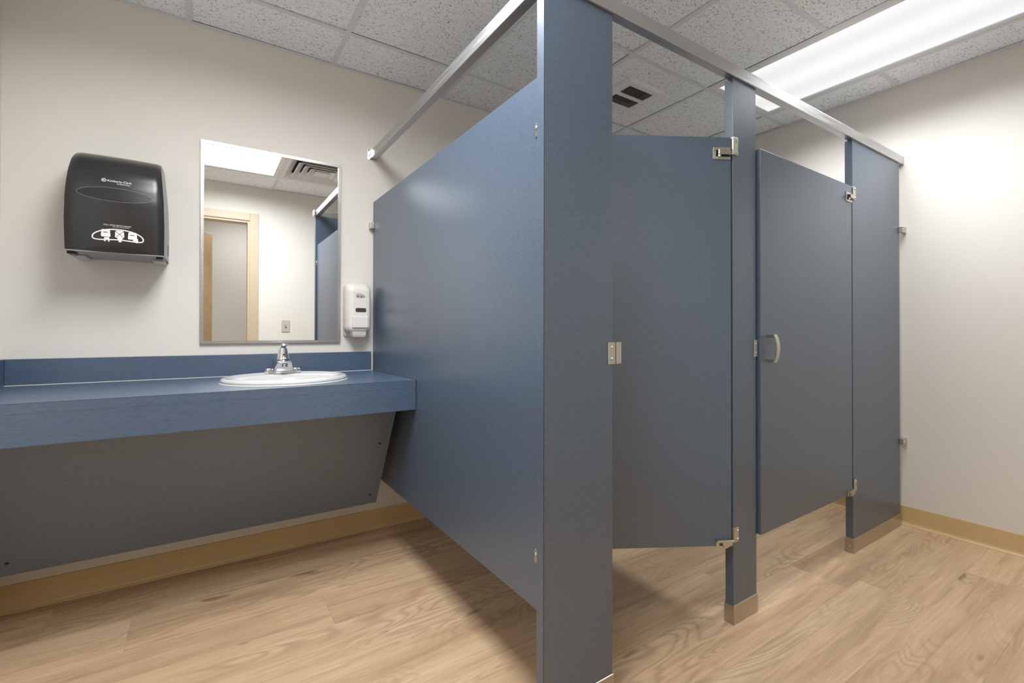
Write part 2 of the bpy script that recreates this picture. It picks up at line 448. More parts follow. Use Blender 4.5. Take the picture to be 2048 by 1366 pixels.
# x, y of a point in the tile, and how far it falls short (+ on its low side, - on its high side)
SHORT = [(1.3, -0.6, -0.0140, -0.0120), (0.7, -0.6, -0.0120, 0), (0.1, -0.1, 0, -0.0205), (-0.6, -0.1, 0, -0.0205), (1.3, -0.1, -0.0115, 0), (0.1, -0.6, 0, -0.0105), (1.3, -1.2, -0.012, 0)]
for x0, x1 in zip(xe[:-1], xe[1:]):
    for y1, y0 in zip(ye[:-1], ye[1:]):
        ym = (y0 + y1) / 2
        if in_light(x0, x1, ym): continue
        if abs(x0 - VENT[0]) < 0.01 and abs(y0 - VENT[2]) < 0.01: continue
        g = 0.004
        ox = oy = 0.0
        w, d = x1 - x0 - 2 * g, y1 - y0 - 2 * g
        for gx_, gy_, ix, iy in SHORT:
            if x0 < gx_ < x1 and y0 < gy_ < y1: w -= abs(ix); d -= abs(iy); ox, oy = ix / 2, iy / 2
        hole = abs(x0 - FAN[0]) < 0.01 and abs(y0 - FAN[2]) < 0.01
        key = (round(w, 3), round(d, 3), hole)
        if key not in tile_meshes:
            if hole:
                cx, cy = (x0 + x1) / 2, (y0 + y1) / 2; e = 0.03
                bx = (FX0 - cx + e, FX1 - cx - e, FY0 - cy + e, FY1 - cy - e)
                b = bbox(-w / 2, bx[0], -d / 2, d / 2, 0, 0.015); bbox(bx[1], w / 2, -d / 2, d / 2, 0, 0.015, bm=b)
                bbox(bx[0], bx[1], -d / 2, bx[2], 0, 0.015, bm=b); bbox(bx[0], bx[1], bx[3], d / 2, 0, 0.015, bm=b)
            else: b = bbox(-w / 2, w / 2, -d / 2, d / 2, 0, 0.015)
            me = bpy.data.meshes.new('ceiling_tile'); b.to_mesh(me); b.free(); me.materials.append(M['tile'])
            tile_meshes[key] = me
        o = bpy.data.objects.new('ceiling_tile', tile_meshes[key]); COL.objects.link(o); o.parent = cl
        o.location = ((x0 + x1) / 2 + ox, (y0 + y1) / 2 + oy, H + 0.0026 + rt.choice((0, 0, 0.0012, 0.003)))
        o.rotation_euler = (rt.uniform(-1, 1) * 0.004, rt.uniform(-1, 1) * 0.004, 0)

# ================================================================== CEILING FIXTURES
def lamp(parent, sx, sy, watts, z, x, y, spread=math.pi):
    d = bpy.data.lights.new('tubes', 'AREA'); d.shape = 'RECTANGLE'; d.size = sx; d.size_y = sy
    d.energy = watts; d.color = LAMP_COL; d.spread = spread
    o = bpy.data.objects.new('tubes', d); COL.objects.link(o); o.parent = parent
    o.location = Vector((x, y, z)) - Vector(parent.location)
def troffer(x0, x1, y0, y1, label, watts, spread):
    t = thing('ceiling_light', label, 'light', ((x0 + x1) / 2, (y0 + y1) / 2, H), group='fluorescent troffers in the ceiling')
    x0 += 0.0125; x1 -= 0.0125; y0 += 0.0125; y1 -= 0.0125
    e = 0.032; z = H + 0.001
    b = bmesh.new()
    out = [(x0, y0), (x1, y0), (x1, y1), (x0, y1)]
    inn = [(x0 + e, y0 + e), (x1 - e, y0 + e), (x1 - e, y1 - e), (x0 + e, y1 - e)]
    names = ('door_frame_side',) * 4
    for i in range(4):
        j = (i + 1) % 4
        q = [out[i], out[j], inn[j], inn[i]]
        b = loft([[(p[0], p[1], z) for p in q], [(p[0], p[1], z + 0.012) for p in q]])
        part('lens_frame', b, 'white', t)
    part('lens', bbox(x0 + e + 0.0005, x1 - e - 0.0005, y0 + e + 0.0005, y1 - e - 0.0005, z + 0.005, z + 0.008), 'lens', t)
    lamp(t, x1 - x0 - 2 * e, y1 - y0 - 2 * e, watts, H + 0.0005, (x0 + x1) / 2, (y0 + y1) / 2, spread)
    part('housing', bbox(x0 + 0.004, x1 - 0.004, y0 + 0.004, y1 - 0.004, z + 0.0125, z + 0.09), 'white', t)
troffer(GX + 3 * G, GX + 4 * G, ys[3], ys[1], 'long fluorescent ceiling light above the stall fronts by the right wall', LAMP_W[1], LAMP_SPREAD[1])
troffer(GX - G, GX, ys[3], ys[1], 'long fluorescent ceiling light reflected at the top of the mirror', LAMP_W[0], LAMP_SPREAD[0])
# hallway light
t = thing('ceiling_light', 'square ceiling light in the hallway outside the doorway', 'light', (-0.3, -3.4, 2.5))
part('lens_frame', bbox(-0.62, 0.02, -3.72, -3.08, 2.485, 2.4995), 'white', t)
part('lens', bbox(-0.59, -0.01, -3.69, -3.11, 2.480, 2.4845), 'hlens', t)

lamp(t, 0.58, 0.58, HALL_W, 2.479, -0.3, -3.4)

# exhaust fan grille
t = thing('exhaust_fan', 'white square exhaust fan grille set in a ceiling tile', 'fan', ((FX0 + FX1) / 2, (FY0 + FY1) / 2, H))
zf = H - 0.014
def fr(a, c):  # frustum ring outer->inner frame
    return a
b = bmesh.new()
px0, px1 = 1.212, 1.402
panes = [(-0.728, -0.650), (-0.622, -0.544)]
bars = [(FX0 + 0.012, px0, FY0 + 0.012, FY1 - 0.012), (px1, FX1 - 0.012, FY0 + 0.012, FY1 - 0.012),
        (px0, px1, FY0 + 0.012, panes[0][0]), (px0, px1, panes[0][1], panes[1][0]), (px0, px1, panes[1][1], FY1 - 0.012)]
for q in bars: bbox(q[0], q[1], q[2], q[3], zf, zf + 0.004, bm=b)
o1 = [(FX0, FY0), (FX1, FY0), (FX1, FY1), (FX0, FY1)]
i1 = [(FX0 + 0.012, FY0 + 0.012), (FX1 - 0.012, FY0 + 0.012), (FX1 - 0.012, FY1 - 0.012), (FX0 + 0.012, FY1 - 0.012)]
join(b, loft([[(p[0], p[1], H + 0.0024) for p in o1], [(p[0], p[1], H - 0.001) for p in o1], [(p[0], p[1], zf) for p in i1], [(p[0], p[1], zf + 0.004) for p in i1]], cap0=False, cap1=False))
part('grille_frame', b, 'white', t)
for (a, c) in panes:
    b = bmesh.new()
    n = 19
    for i in range(1, n):
        x = px0 + (px1 - px0) * i / n; bbox(x - 0.0004, x + 0.0004, a, c, zf + 0.001, zf + 0.0035, bm=b)
    n = 9
    for i in range(1, n):
        y = a + (c - a) * i / n; bbox(px0, px1, y - 0.0004, y + 0.0004, zf + 0.001, zf + 0.0035, bm=b)
    part('wire_mesh', b, 'mesh', t)
part('fan_shade_sheet', bbox(px0 - 0.005, px1 + 0.005, panes[0][0] - 0.005, panes[1][1] + 0.005, H + 0.09, H + 0.092), 'dark', t)  # black sheet, paints the shade inside the fan

# supply air diffuser seen in the mirror
vx, vy = (VENT[0] + VENT[1]) / 2, (VENT[2] + VENT[3]) / 2
t = thing('air_diffuser', 'white square stepped air diffuser reflected in the mirror', 'vent', (vx, vy, H))
def sq(s, z): return [(vx - s, vy - s, z), (vx + s, vy - s, z), (vx + s, vy + s, z), (vx - s, vy + s, z)]
part('rim', loft([sq(0.292, H + 0.004), sq(0.292, H), sq(0.270, H - 0.001), sq(0.212, H + 0.042)], False, False), 'white', t)
for s in (0.212, 0.158, 0.104):
    part('louver', loft([sq(s - 0.056, H + 0.038), sq(s, H - 0.001), sq(s - 0.004, H - 0.003), sq(s - 0.059, H + 0.036)], False, False), 'white', t)
part('center_plate', loft([sq(0.032, H + 0.03), sq(0.056, H - 0.001), sq(0.055, H - 0.003)], True, True), 'white', t)
part('diffuser_shade_sheet', bbox(vx - 0.28, vx + 0.28, vy - 0.28, vy + 0.28, H + 0.055, H + 0.06), 'dark', t)  # black backing stands in for the shade above the louvers

# ================================================================== STALL PARTITIONS
def bracket(parent, x0, x1, y0, y1, z0, z1, sx, sy, sz, nrm):
    b = part('bracket', bbox(x0, x1, y0, y1, z0, z1, 0.002), 'steel', parent)
    part('screw', screw(sx, sy, sz, 0.0045, nrm), 'steel', b)
# side panel by the sink
PX = 0.008
t = thing('partition_panel', 'blue laminate side panel of the stall next to the sink counter', 'panel', (PX, -0.76, PB))
part('panel', bbox(PX, PX + 0.025, -L + 0.034, -0.012, PB, PT, 0.0015), 'panel', t)
bracket(t, PX - 0.021, PX - 0.0002, -0.036, -0.0005, 1.613, 1.648, PX - 0.021, -0.020, 1.630, 'x-')
bracket(t, PX - 0.021, PX - 0.0002, -0.036, -0.0005, 0.44, 0.475, PX - 0.021, -0.020, 0.458, 'x-')
for zc in (1.615, 0.457):
    b = part('bracket', bbox(PX - 0.005, PX - 0.0002, -L + 0.034, -L + 0.052, zc - 0.019, zc + 0.017, 0.002), 'steel', t)
    part('screw', screw(PX - 0.005, -L + 0.043, zc + 0.004, 0.006, 'x-', 0.004), 'steel', b)
# panel between the two stalls
t = thing('partition_panel', 'blue laminate divider panel between the two stalls behind the middle pilaster', 'panel', (0.937, -0.76, PB))
part('panel', bbox(0.925, 0.950, -L + 0.034, -0.012, PB, PT, 0.0015), 'panel', t)

def pilaster(x0, x1, label, shoe_right=True):
    t = thing('partition_pilaster', label, 'pilaster', ((x0 + x1) / 2, -L + 0.016, 0))
    part('post', bbox(x0, x1, -L, -L + 0.032, 0.012, ZB - 0.0008, 0.0012), 'panel', t)
    s = 0.003
    sh = bmesh.new()
    o_ = [(x0 - s, -L - s), (x1 + s, -L - s), (x1 + s, -L + 0.032 + s), (x0 - s, -L + 0.032 + s)]
    i_ = [(x0 - 0.0003, -L - 0.0003), (x1 + 0.0003, -L - 0.0003), (x1 + 0.0003, -L + 0.0323), (x0 - 0.0003, -L + 0.0323)]
    b = loft([[(p[0], p[1], 0.0) for p in o_], [(p[0], p[1], 0.069) for p in o_], [(p[0], p[1], 0.070) for p in i_], [(p[0], p[1], 0.0105) for p in i_]])
    part('shoe', b, 'shoe', t)
    return t
X0, XA, XB, XC, XD, XE = -0.004, 0.2476, 0.8603, 1.0128, 1.8609, 2.4554
pc = pilaster(X0, XA, 'wide blue corner pilaster in the foreground reaching the floor')
part('laminate_seam', bbox(X0 - 0.0003, X0 + 0.0012, -L - 0.0003, -L + 0.0010, 0.071, ZB - 0.001), 'edge', pc)
pm = pilaster(XB, XC, 'narrow blue pilaster between the two stall doors')
pw = pilaster(XD, XE, 'blue pilaster standing next to the right wall')
for zc in (1.628, 0.463):
    bracket(pw, XE - 0.014, XW - 0.0005, -L - 0.020, -L - 0.0003, zc - 0.017, zc + 0.017, XE - 0.002, -L - 0.020, zc, 'y-')
part('screw', screw(XD - 0.003, -L + 0.016, 0.03, 0.005, 'x-'), 'shoe', pw)
# strike plate on the corner pilaster
sp = part('strike_plate', bbox(0.227, 0.2575, -L - 0.003, -L - 0.0002, 0.970, 1.034, 0.0006), 'steel', pc)
b = bbox(0.2585, 0.2655, -L - 0.006, -L + 0.010, 0.970, 1.034, 0.001); bbox(0.2655, 0.289, -L + 0.004, -L + 0.010, 0.970, 1.034, 0.001, bm=b)
part('door_keeper', b, 'steel', sp)
for zc in (1.019, 0.985): part('screw', screw(0.243, -L - 0.003, zc, 0.005, 'y-', 0.004), 'steel', sp)
sp = part('strike_plate', bbox(0.994, 1.0175, -L - 0.003, -L - 0.0002, 0.970, 1.034, 0.0006), 'steel', pm)
for zc in (1.019, 0.985): part('screw', screw(1.006, -L - 0.003, zc, 0.004, 'y-', 0.003), 'steel', sp)

# doors
def door(hx, hy, ang, width, z0, z1, label, pil_x, pull):
    """hinge edge at (hx,hy) front face; door extends to local -x; local y=0 is the front face, +y is behind."""
    t = thing('partition_door', label, 'door', (hx, hy, z0), rotz=ang)
    h = z1 - z0
    part('door_slab', bbox(-width, 0, 0, 0.0254, 0, h, 0.0015), 'panel', t, local=True)
    for top in (True, False):
        if top:
            zA, zB_ = h - 0.082, h - 0.038      # U plate
            b = bbox(-0.068, -0.057, -0.004, -0.0002, zA, zB_, 0.0015)
            bbox(-0.057, -0.004, -0.004, -0.0002, zB_ - 0.010, zB_, 0.001, bm=b); bbox(-0.057, -0.004, -0.004, -0.0002, zA, zA + 0.010, 0.001, bm=b)
            hg = part('hinge', b, 'steel', t, local=True)
            part('hinge_recess', bbox(-0.0568, -0.006, -0.0012, -0.0003, zA + 0.0105, zB_ - 0.0105), 'dark', hg, local=True)
            b = prism([(-0.055, -0.016), (-0.052, -0.018), (-0.03, -0.016), (-0.006, -0.013), (-0.006, -0.007), (-0.03, -0.008), (-0.05, -0.009)], 'z', (zA + zB_) / 2 - 0.007, (zA + zB_) / 2 + 0.009)
            part('hinge_arm', b, 'steel', hg, local=True)
            part('hinge_pin', loft([ring(-0.047, -0.009, zA + 0.008, 0.005, 0.005, 12), ring(-0.047, -0.009, (zA + zB_) / 2 - 0.006, 0.005, 0.005, 12)]), 'steel', hg, local=True)
            zs0, zs1 = z0 + h - 0.062, z0 + h + 0.002
        else:
            b = bbox(-0.060, 0.002, -0.016, -0.0002, 0.018, 0.026, 0.001)
            bbox(-0.060, -0.048, -0.005, -0.0002, -0.002, 0.018, 0.001, bm=b)
            hg = part('hinge', b, 'steel', t, local=True)
            b = prism([(-0.040, 0.017), (-0.002, 0.017), (-0.002, 0.008), (-0.018, 0.001), (-0.024, -0.003), (-0.034, -0.003)], 'y', -0.013, -0.003)
            part('hinge_cam', b, 'steel', hg, local=True)
            zs0, zs1 = z0 + 0.012, z0 + 0.064
        # strap on the pilaster (world coordinates)
        b = bbox(pil_x - 0.0018, pil_x + 0.027, -L - 0.0045, -L - 0.0003, zs0, zs1, 0.001)
        bbox(pil_x - 0.0030, pil_x - 0.0004, -L - 0.0045, -L + 0.024, zs0, zs1, bm=b)
        st = part('hinge_strap', b, 'steel', hg)
        # screws stay at the third level with the strap
        for zc in (zs0 + 0.009, zs1 - 0.012): part('hinge_screw', screw(pil_x + 0.019, -L - 0.0045, zc, 0.0042, 'y-', 0.004), 'steel', hg)
    if pull:
        zc = 1.001 - z0; xc = -width + 0.062
        b = bmesh.new()
        rings = []
        n = 14
        for i in range(n + 1):
            u = -1 + 2 * i / n
            z = zc + 0.054 * u; y = -0.024 - 0.012 * (1 - u * u)
            hw = 0.0115; th = 0.0035
            rings.append([(xc - hw, y, z), (xc + hw, y, z), (xc + hw, y + th, z), (xc - hw, y + th, z)])
        grip = part('door_pull', loft(rings), 'steel', t, local=True, smooth=40)
        for s in (-1, 1):
            part('pull_foot', bbox(xc - 0.0105, xc + 0.0105, -0.0235, -0.0002, zc + s * 0.047 - 0.006, zc + s * 0.047 + 0.0065, 0.001), 'nickel', grip, local=True)
    return t
door(0.853, -1.541, R(-29.8), 0.59, 0.288, 1.774, 'blue stall door standing ajar inwards beside the corner pilaster', XB, False)
door(1.846, -1.5465, R(0.65), 0.823, 0.291, 1.766, 'closed blue stall door with a curved satin pull handle', XD, True)

# head rails
t = thing('headrail', 'long grey aluminium head rail along the tops of the stall pilasters', 'rail', (1.24, -1.538, ZB))
part('rail', bbox(-0.0120, XW - 0.0006, -1.553, -1.522, ZB, ZT, 0.002), 'alu', t)
part('end_cap', bbox(XW - 0.006, XW - 0.0002, -1.5545, -1.5205, ZB - 0.002, ZT + 0.001), 'alu', t)
cb = part('corner_bracket', bbox(-0.019, -0.0123, -1.5545, -1.4905, ZB - 0.003, ZT + 0.002, 0.001), 'alu', t)
part('screw', screw(-0.019, -1.506, (ZB + ZT) / 2, 0.006, 'x-', 0.004), 'steel', cb)
part('screw', screw(0.25, -1.522, ZB + 0.01, 0.004, 'y-', 0.001), 'steel', t)
t = thing('headrail', 'short grey aluminium head rail running from the back wall to the corner pilaster', 'rail', (0.014, -0.75, ZB))
part('rail', bbox(-0.003, 0.030, -1.5215, -0.004, ZB, ZT, 0.002), 'alu', t)
wb = part('wall_flange', bbox(-0.020, 0.036, -0.0035, -0.0003, ZB - 0.006, ZT + 0.004, 0.001), 'chrome', t)
b = bbox(-0.0075, -0.0033, -0.030, -0.0036, ZB, ZT, 0.001)
part('wall_bracket', b, 'chrome', wb)
part('screw', screw(-0.0075, -0.018, (ZB + ZT) / 2, 0.006, 'x-', 0.004), 'steel', wb)

# ================================================================== VANITY COUNTER
CZ0, CZ1, CY = 0.732, 0.857, -0.630
CX0, CX1 = XL + 0.001, 0.005
SX, SY = -0.456, -0.335           # sink centre
vt = thing('vanity_counter', 'long blue laminate counter with backsplash under the mirror', 'counter', ((CX0 + CX1) / 2, CY / 2, CZ0))
def holed_slab(x0, x1, y0, y1, z0, z1, cx, cy, a, b_):
    angs = [2 * math.pi * i / 64 for i in range(64)]
    for qx, qy in ((x0, y0), (x1, y0), (x1, y1), (x0, y1)): angs.append(math.atan2(qy - cy, qx - cx) % (2 * math.pi))
    angs = sorted(set(round(v, 6) for v in angs))
    inn, out = [], []
    for g in angs:
        c, s = math.cos(g), math.sin(g)
        rr = 1 / math.sqrt((c / a) ** 2 + (s / b_) ** 2); inn.append((cx + rr * c, cy + rr * s))
        ts = []
        if abs(c) > 1e-9: ts.append(((x1 if c > 0 else x0) - cx) / c)
        if abs(s) > 1e-9: ts.append(((y1 if s > 0 else y0) - cy) / s)
        tt = min(v for v in ts if v > 0); out.append((cx + tt * c, cy + tt * s))
    return loft([[(p[0], p[1], z1) for p in inn], [(p[0], p[1], z1) for p in out], [(p[0], p[1], z0) for p in out], [(p[0], p[1], z0) for p in inn], [(p[0], p[1], z1) for p in inn]], False, False)
b = holed_slab(CX0, CX1, CY + 0.0004, -0.0006, CZ1 - 0.03, CZ1, SX, SY - 0.005, 0.218, 0.198)
bmesh.ops.remove_doubles(b, verts=b.verts[:], dist=1e-5)
part('countertop', b, 'top', vt)
part('apron', bbox(CX0, CX1, CY - 0.0008, CY + 0.018, CZ0, CZ1 - 0.0306), 'counter', vt)
part('apron_edge', bbox(CX0, CX1, CY - 0.0012, CY + 0.0002, CZ1 - 0.0308, CZ1 - 0.0012), 'counter', vt)
part('laminate_seam', bbox(CX0, CX1, CY - 0.0012, CY + 0.0004, CZ1 - 0.0012, CZ1 - 0.0001), 'edge', vt)
part('backsplash', bbox(XL + 0.0187, -0.003, -0.020, -0.0004, CZ1 + 0.0003, 0.9575, 0.001), 'counter', vt)
part('side_splash', bbox(XL + 0.0004, XL + 0.0185, CY + 0.002, -0.0004, CZ1 + 0.0003, 0.9575, 0.001), 'counter', vt)
part('caulk', prism([(-0.0202, CZ1 + 0.0002), (-0.0202, CZ1 + 0.002), (-0.0222, CZ1 + 0.0002)], 'x', XL + 0.016, -0.001), 'caulk', vt)

# sloping access panel under the counter
t = thing('access_panel', 'dark sloping laminate panel hiding the pipes beneath the counter', 'panel', (-0.71, -0.4, 0.231))
y0_, z0_, y1_, z1_ = -0.247, 0.231, -0.5375, 0.7305
ln = math.hypot(y1_ - y0_, z1_ - z0_); ny, nz = (z1_ - z0_) / ln, -(y1_ - y0_) / ln       # outward-back normal (into the wall side)
th = 0.018
part('panel', prism([(y0_, z0_), (y1_, z1_), (y1_ + ny * th, z1_), (y0_ + ny * th, z0_ + nz * th)], 'x', XL + 0.002, -0.045), 'panel', t)
for fr_, xs_ in ((0.66, -0.088), (0.105, -0.083), (0.66, -1.30), (0.105, -1.30)):
    cy, cz = y0_ + (y1_ - y0_) * fr_, z0_ + (z1_ - z0_) * fr_
    sc_ = screw(0, 0, 0, 0.0055, 'y-', 0.003)
    sc_.transform(Matrix.Translation((xs_, cy - ny * 0.0002, cz - nz * 0.0002)) @ Matrix.Rotation(math.atan2(nz, ny), 4, 'X'))
    part('screw', sc_, 'dark', t)

# sink
t = thing('sink', 'white oval drop-in sink basin set in the blue counter', 'sink', (SX, SY, CZ1))
A, B = 0.243, 0.228
prof = [  # (a, b, dy, z)
    (A - 0.004, B - 0.004, 0, CZ1 + 0.0004), (A, B, 0, CZ1 + 0.004), (A, B, 0, CZ1 + 0.010), (A - 0.005, B - 0.005, 0, CZ1 + 0.0175),
    (A - 0.013, B - 0.013, 0, CZ1 + 0.0200), (A - 0.022, B - 0.022, 0, CZ1 + 0.0190), (A - 0.030, B - 0.030, -0.001, CZ1 + 0.0155),
    (A - 0.036, B - 0.052, -0.016, CZ1 + 0.0140), (A - 0.044, B - 0.066, -0.026, CZ1 + 0.009), (A - 0.052, B - 0.076, -0.028, CZ1 - 0.012),
    (A - 0.072, B - 0.092, -0.028, CZ1 - 0.07), (A - 0.11, B - 0.125, -0.026, CZ1 - 0.115), (A - 0.165, B - 0.165, -0.024, CZ1 - 0.135),
    (0.024, 0.024, -0.022, CZ1 - 0.140)]
rings = [ring(SX, SY + dy, z, a, b_, 72) for a, b_, dy, z in prof]
out = [(a + 0.007 if i > 6 else a - 0.034, b_ + 0.007 if i > 6 else b_ - 0.034, dy, z - 0.006) for i, (a, b_, dy, z) in enumerate(prof)]
under = [ring(SX, SY + dy, z, a, b_, 72) for a, b_, dy, z in out[9:]]
under = [ring(SX, SY - 0.02, CZ1 + 0.0006, A - 0.046, B - 0.060, 72)] + under
b = loft(rings + under[::-1] + [rings[0]], False, False)
bmesh.ops.remove_doubles(b, verts=b.verts[:], dist=1e-6)
part('basin', b, 'porcelain', t, smooth=50)
part('caulk', loft([ring(SX, SY, CZ1 + 0.0002, A + 0.002, B + 0.002, 72), ring(SX, SY, CZ1 + 0.0035, A + 0.0001, B + 0.0001, 72), ring(SX, SY, CZ1 + 0.0003, A - 0.003, B - 0.003, 72)], False, False), 'caulk', t, smooth=True)
part('drain', loft([ring(SX, SY - 0.022, CZ1 - 0.1385, 0.023, 0.023, 24), ring(SX, SY - 0.022, CZ1 - 0.1370, 0.019, 0.019, 24), ring(SX, SY - 0.022, CZ1 - 0.138, 0.012, 0.012, 24)], True, True), 'chrome', t, smooth=40)

# faucet
FX, FY, FZ = -0.447, -0.150, CZ1 + 0.0195
t = thing('faucet', 'chrome single handle faucet at the back of the sink', 'faucet', (FX, FY, FZ))
def stadium(hw, hh, z):
    return [(FX + p[0], FY + p[1], z) for p in rrect(hw, hh, hh * 0.98, 8)]
part('base_plate', loft([stadium(0.079, 0.026, FZ - 0.004), stadium(0.079, 0.026, FZ + 0.006), stadium(0.076, 0.023, FZ + 0.009)]), 'chrome', t, smooth=40)
for s in (-1, 1):
    cx = FX + s * 0.056
    part('bolt_cap', loft([ring(cx, FY, FZ + 0.0085, 0.0205, 0.0205, 24), ring(cx, FY, FZ + 0.014, 0.020, 0.020, 24), ring(cx, FY, FZ + 0.018, 0.015, 0.015, 24), ring(cx, FY, FZ + 0.019, 0.006, 0.006, 24)]), 'chrome', t, smooth=40)
# body sweeping forward into the spout
sec = [  # (z, half width, y back, y front) relative to the base
    (0.0092, 0.0465, 0.030, -0.036), (0.020, 0.0425, 0.030, -0.040), (0.032, 0.0375, 0.030, -0.048), (0.041, 0.0335, 0.030, -0.062),
    (0.047, 0.0315, 0.029, -0.072), (0.051, 0.0300, 0.028, -0.073), (0.054, 0.0270, 0.026, -0.066)]
rings = []
for z, hw, yb_, yf_ in sec:
    hh = (yb_ - yf_) / 2
    rings.append([(FX + p[0], FY + (yb_ + yf_) / 2 + p[1], FZ + z) for p in rrect(hw, hh, 0.016, 6)])
body = part('body', loft(rings), 'nickel', t, smooth=50)
part('aerator', loft([ring(FX, FY - 0.060, FZ + 0.042, 0.0120, 0.0120, 20), ring(FX, FY - 0.060, FZ + 0.030, 0.0120, 0.0120, 20), ring(FX, FY - 0.060, FZ + 0.029, 0.0095, 0.0095, 20), ring(FX, FY - 0.060, FZ + 0.033, 0.009, 0.009, 20)]), 'chrome', body, smooth=40)
hp = [(0.0245, 0.052), (0.0275, 0.056), (0.0275, 0.063), (0.0245, 0.067), (0.0235, 0.072), (0.0215, 0.085), (0.0185, 0.100), (0.0150, 0.110), (0.0140, 0.113)]
hd = part('handle', loft([ring(FX, FY - 0.004 - 0.10 * max(0, z - 0.07), FZ + z, r_, r_, 28) for r_, z in hp]), 'chrome', t, smooth=50)
lv = bbox(-0.0115, 0.0115, -0.046, 0.014, -0.0045, 0.0045, 0.004, 3)
lv.transform(Matrix.Translation((FX, FY - 0.010, FZ + 0.1175)) @ Matrix.Rotation(R(-14), 4, 'X'))
part('lever', lv, 'chrome', hd, smooth=40)
part('index_button', screw(FX, FY - 0.0285, FZ + 0.082, 0.0040, 'y-', 0.002), 'red', hd)

# ================================================================== MIRROR
t = thing('wall_mirror', 'rectangular steel framed wall mirror above the sink', 'mirror', (-0.4635, -0.01, 1.008))
mx0, mx1, mz0, mz1 = -0.766, -0.161, 1.008, 1.925
fw = 0.0125
def rail(name, q, tilt):
    # mitred frame rail with a raised outer lip
    (ax, az), (bx, bz), (cx_, cz_), (dx, dz) = q
    b = loft([[(ax, -0.0005, az), (bx, -0.0005, bz), (cx_, -0.0005, cz_), (dx, -0.0005, dz)],
              [(ax, -0.0145, az), (bx, -0.0145, bz), (cx_, -0.0145, cz_), (dx, -0.0145, dz)]])
    part(name, b, 'frame', t)
o_ = [(mx0, mz0), (mx1, mz0), (mx1, mz1), (mx0, mz1)]
i_ = [(mx0 + fw, mz0 + fw), (mx1 - fw, mz0 + fw), (mx1 - fw, mz1 - fw), (mx0 + fw, mz1 - fw)]
for k in range(4):
    j = (k + 1) % 4; rail('frame_rail', (o_[k], o_[j], i_[j], i_[k]), 0)
part('mirror_glass', bbox(mx0 + fw + 0.0001, mx1 - fw - 0.0001, -0.0095, -0.004, mz0 + fw + 0.0001, mz1 - fw - 0.0001), 'glass', t)

# ================================================================== PAPER TOWEL DISPENSER
DCX, DZ0, DZ1 = -1.030, 1.362, 1.748
def d_depth(s):      # front depth against height fraction
    pts = [(0, 0.232), (0.12, 0.238), (0.3, 0.244), (0.5, 0.246), (0.65, 0.242), (0.78, 0.230), (0.88, 0.208), (0.95, 0.178), (1.0, 0.135)]
    for (a, x), (b2, y) in zip(pts[:-1], pts[1:]):
        if s <= b2: return x + (y - x) * (s - a) / (b2 - a)
    return pts[-1][1]
def d_half(s):
    pts = [(0, 0.1455), (0.3, 0.1465), (0.55, 0.1440), (0.75, 0.1385), (0.9, 0.1330), (1.0, 0.1290)]
    for (a, x), (b2, y) in zip(pts[:-1], pts[1:]):
        if s <= b2: return x + (y - x) * (s - a) / (b2 - a)
    return pts[-1][1]
def d_front(x, z):   # surface y at (x,z) on the cover front
    s = (z - DZ0) / (DZ1 - DZ0); u = (x - DCX) / d_half(s)
    return -d_depth(s) + 0.010 * u * u + 0.018 * max(0, abs(u) - 0.9) / 0.1 * 0.6
t = thing('paper_towel_dispenser', 'black glossy paper towel dispenser on the wall left of the mirror', 'dispenser', (DCX, -0.12, DZ0))
NS, NU = 26, 24
rows = []
for i in range(NS + 1):
    s = i / NS; z = DZ0 + (DZ1 - DZ0) * s
    hw = d_half(s); row = []
    for k in range(NU + 1):
        u = -1 + 2 * k / NU; u = math.copysign(abs(u) ** 0.85, u)
        row.append((DCX + hw * u, d_front(DCX + hw * u, z), z))
    rows.append(row)
# lower edge arches up in the middle: recess for the towel
b = bmesh.new()
grid = [[b.verts.new(p) for p in row] for row in rows]
for i in range(NS):
    for k in range(NU): b.faces.new((grid[i][k], grid[i][k + 1], grid[i + 1][k + 1], grid[i + 1][k]))
# return flanges (thickness 8 mm back) round the edge
def back(v, d): return b.verts.new((v.co.x, v.co.y + d, v.co.z))
edge = [grid[0][k] for k in range(NU + 1)] + [grid[i][NU] for i in range(1, NS + 1)] + [grid[NS][k] for k in range(NU - 1, -1, -1)] + [grid[i][0] for i in range(NS - 1, 0, -1)]
bk = [back(v, 0.012) for v in edge]
for k in range(len(edge)):
    j = (k + 1) % len(edge); b.faces.new((edge[k], edge[j], bk[j], bk[k]))
cov = part('cover', b, 'black', t, smooth=45)
# side body behind the cover
rings = []
for i in range(NS + 1):
    s = i / NS; z = DZ0 + (DZ1 - DZ0) * s; hw = d_half(s)
    yf = -d_depth(s) + 0.032
    bul = 0.004
    rings.append([(DCX - hw - bul, -0.0006, z), (DCX - hw - bul, yf * 0.5, z), (DCX - hw + 0.0005, yf, z), (DCX + hw - 0.0005, yf, z), (DCX + hw + bul, yf * 0.5, z), (DCX + hw + bul, -0.0006, z)])
part('side_body', loft(rings), 'grey', t, smooth=35)
part('side_slot', bbox(DCX + 0.1485, DCX + 0.1512, -0.070, -0.045, 1.385, 1.430, 0.0005), 'black2', t)
part('bottom_trim', bbox(DCX - 0.146, DCX + 0.146, -0.228, -0.214, DZ0 - 0.0045, DZ0 - 0.0004, 0.001), 'grey', t)
part('chassis_floor', bbox(DCX - 0.143, DCX + 0.143, -0.2135, -0.002, DZ0 - 0.0045, DZ0 - 0.0004, 0.001), 'chassis', t)
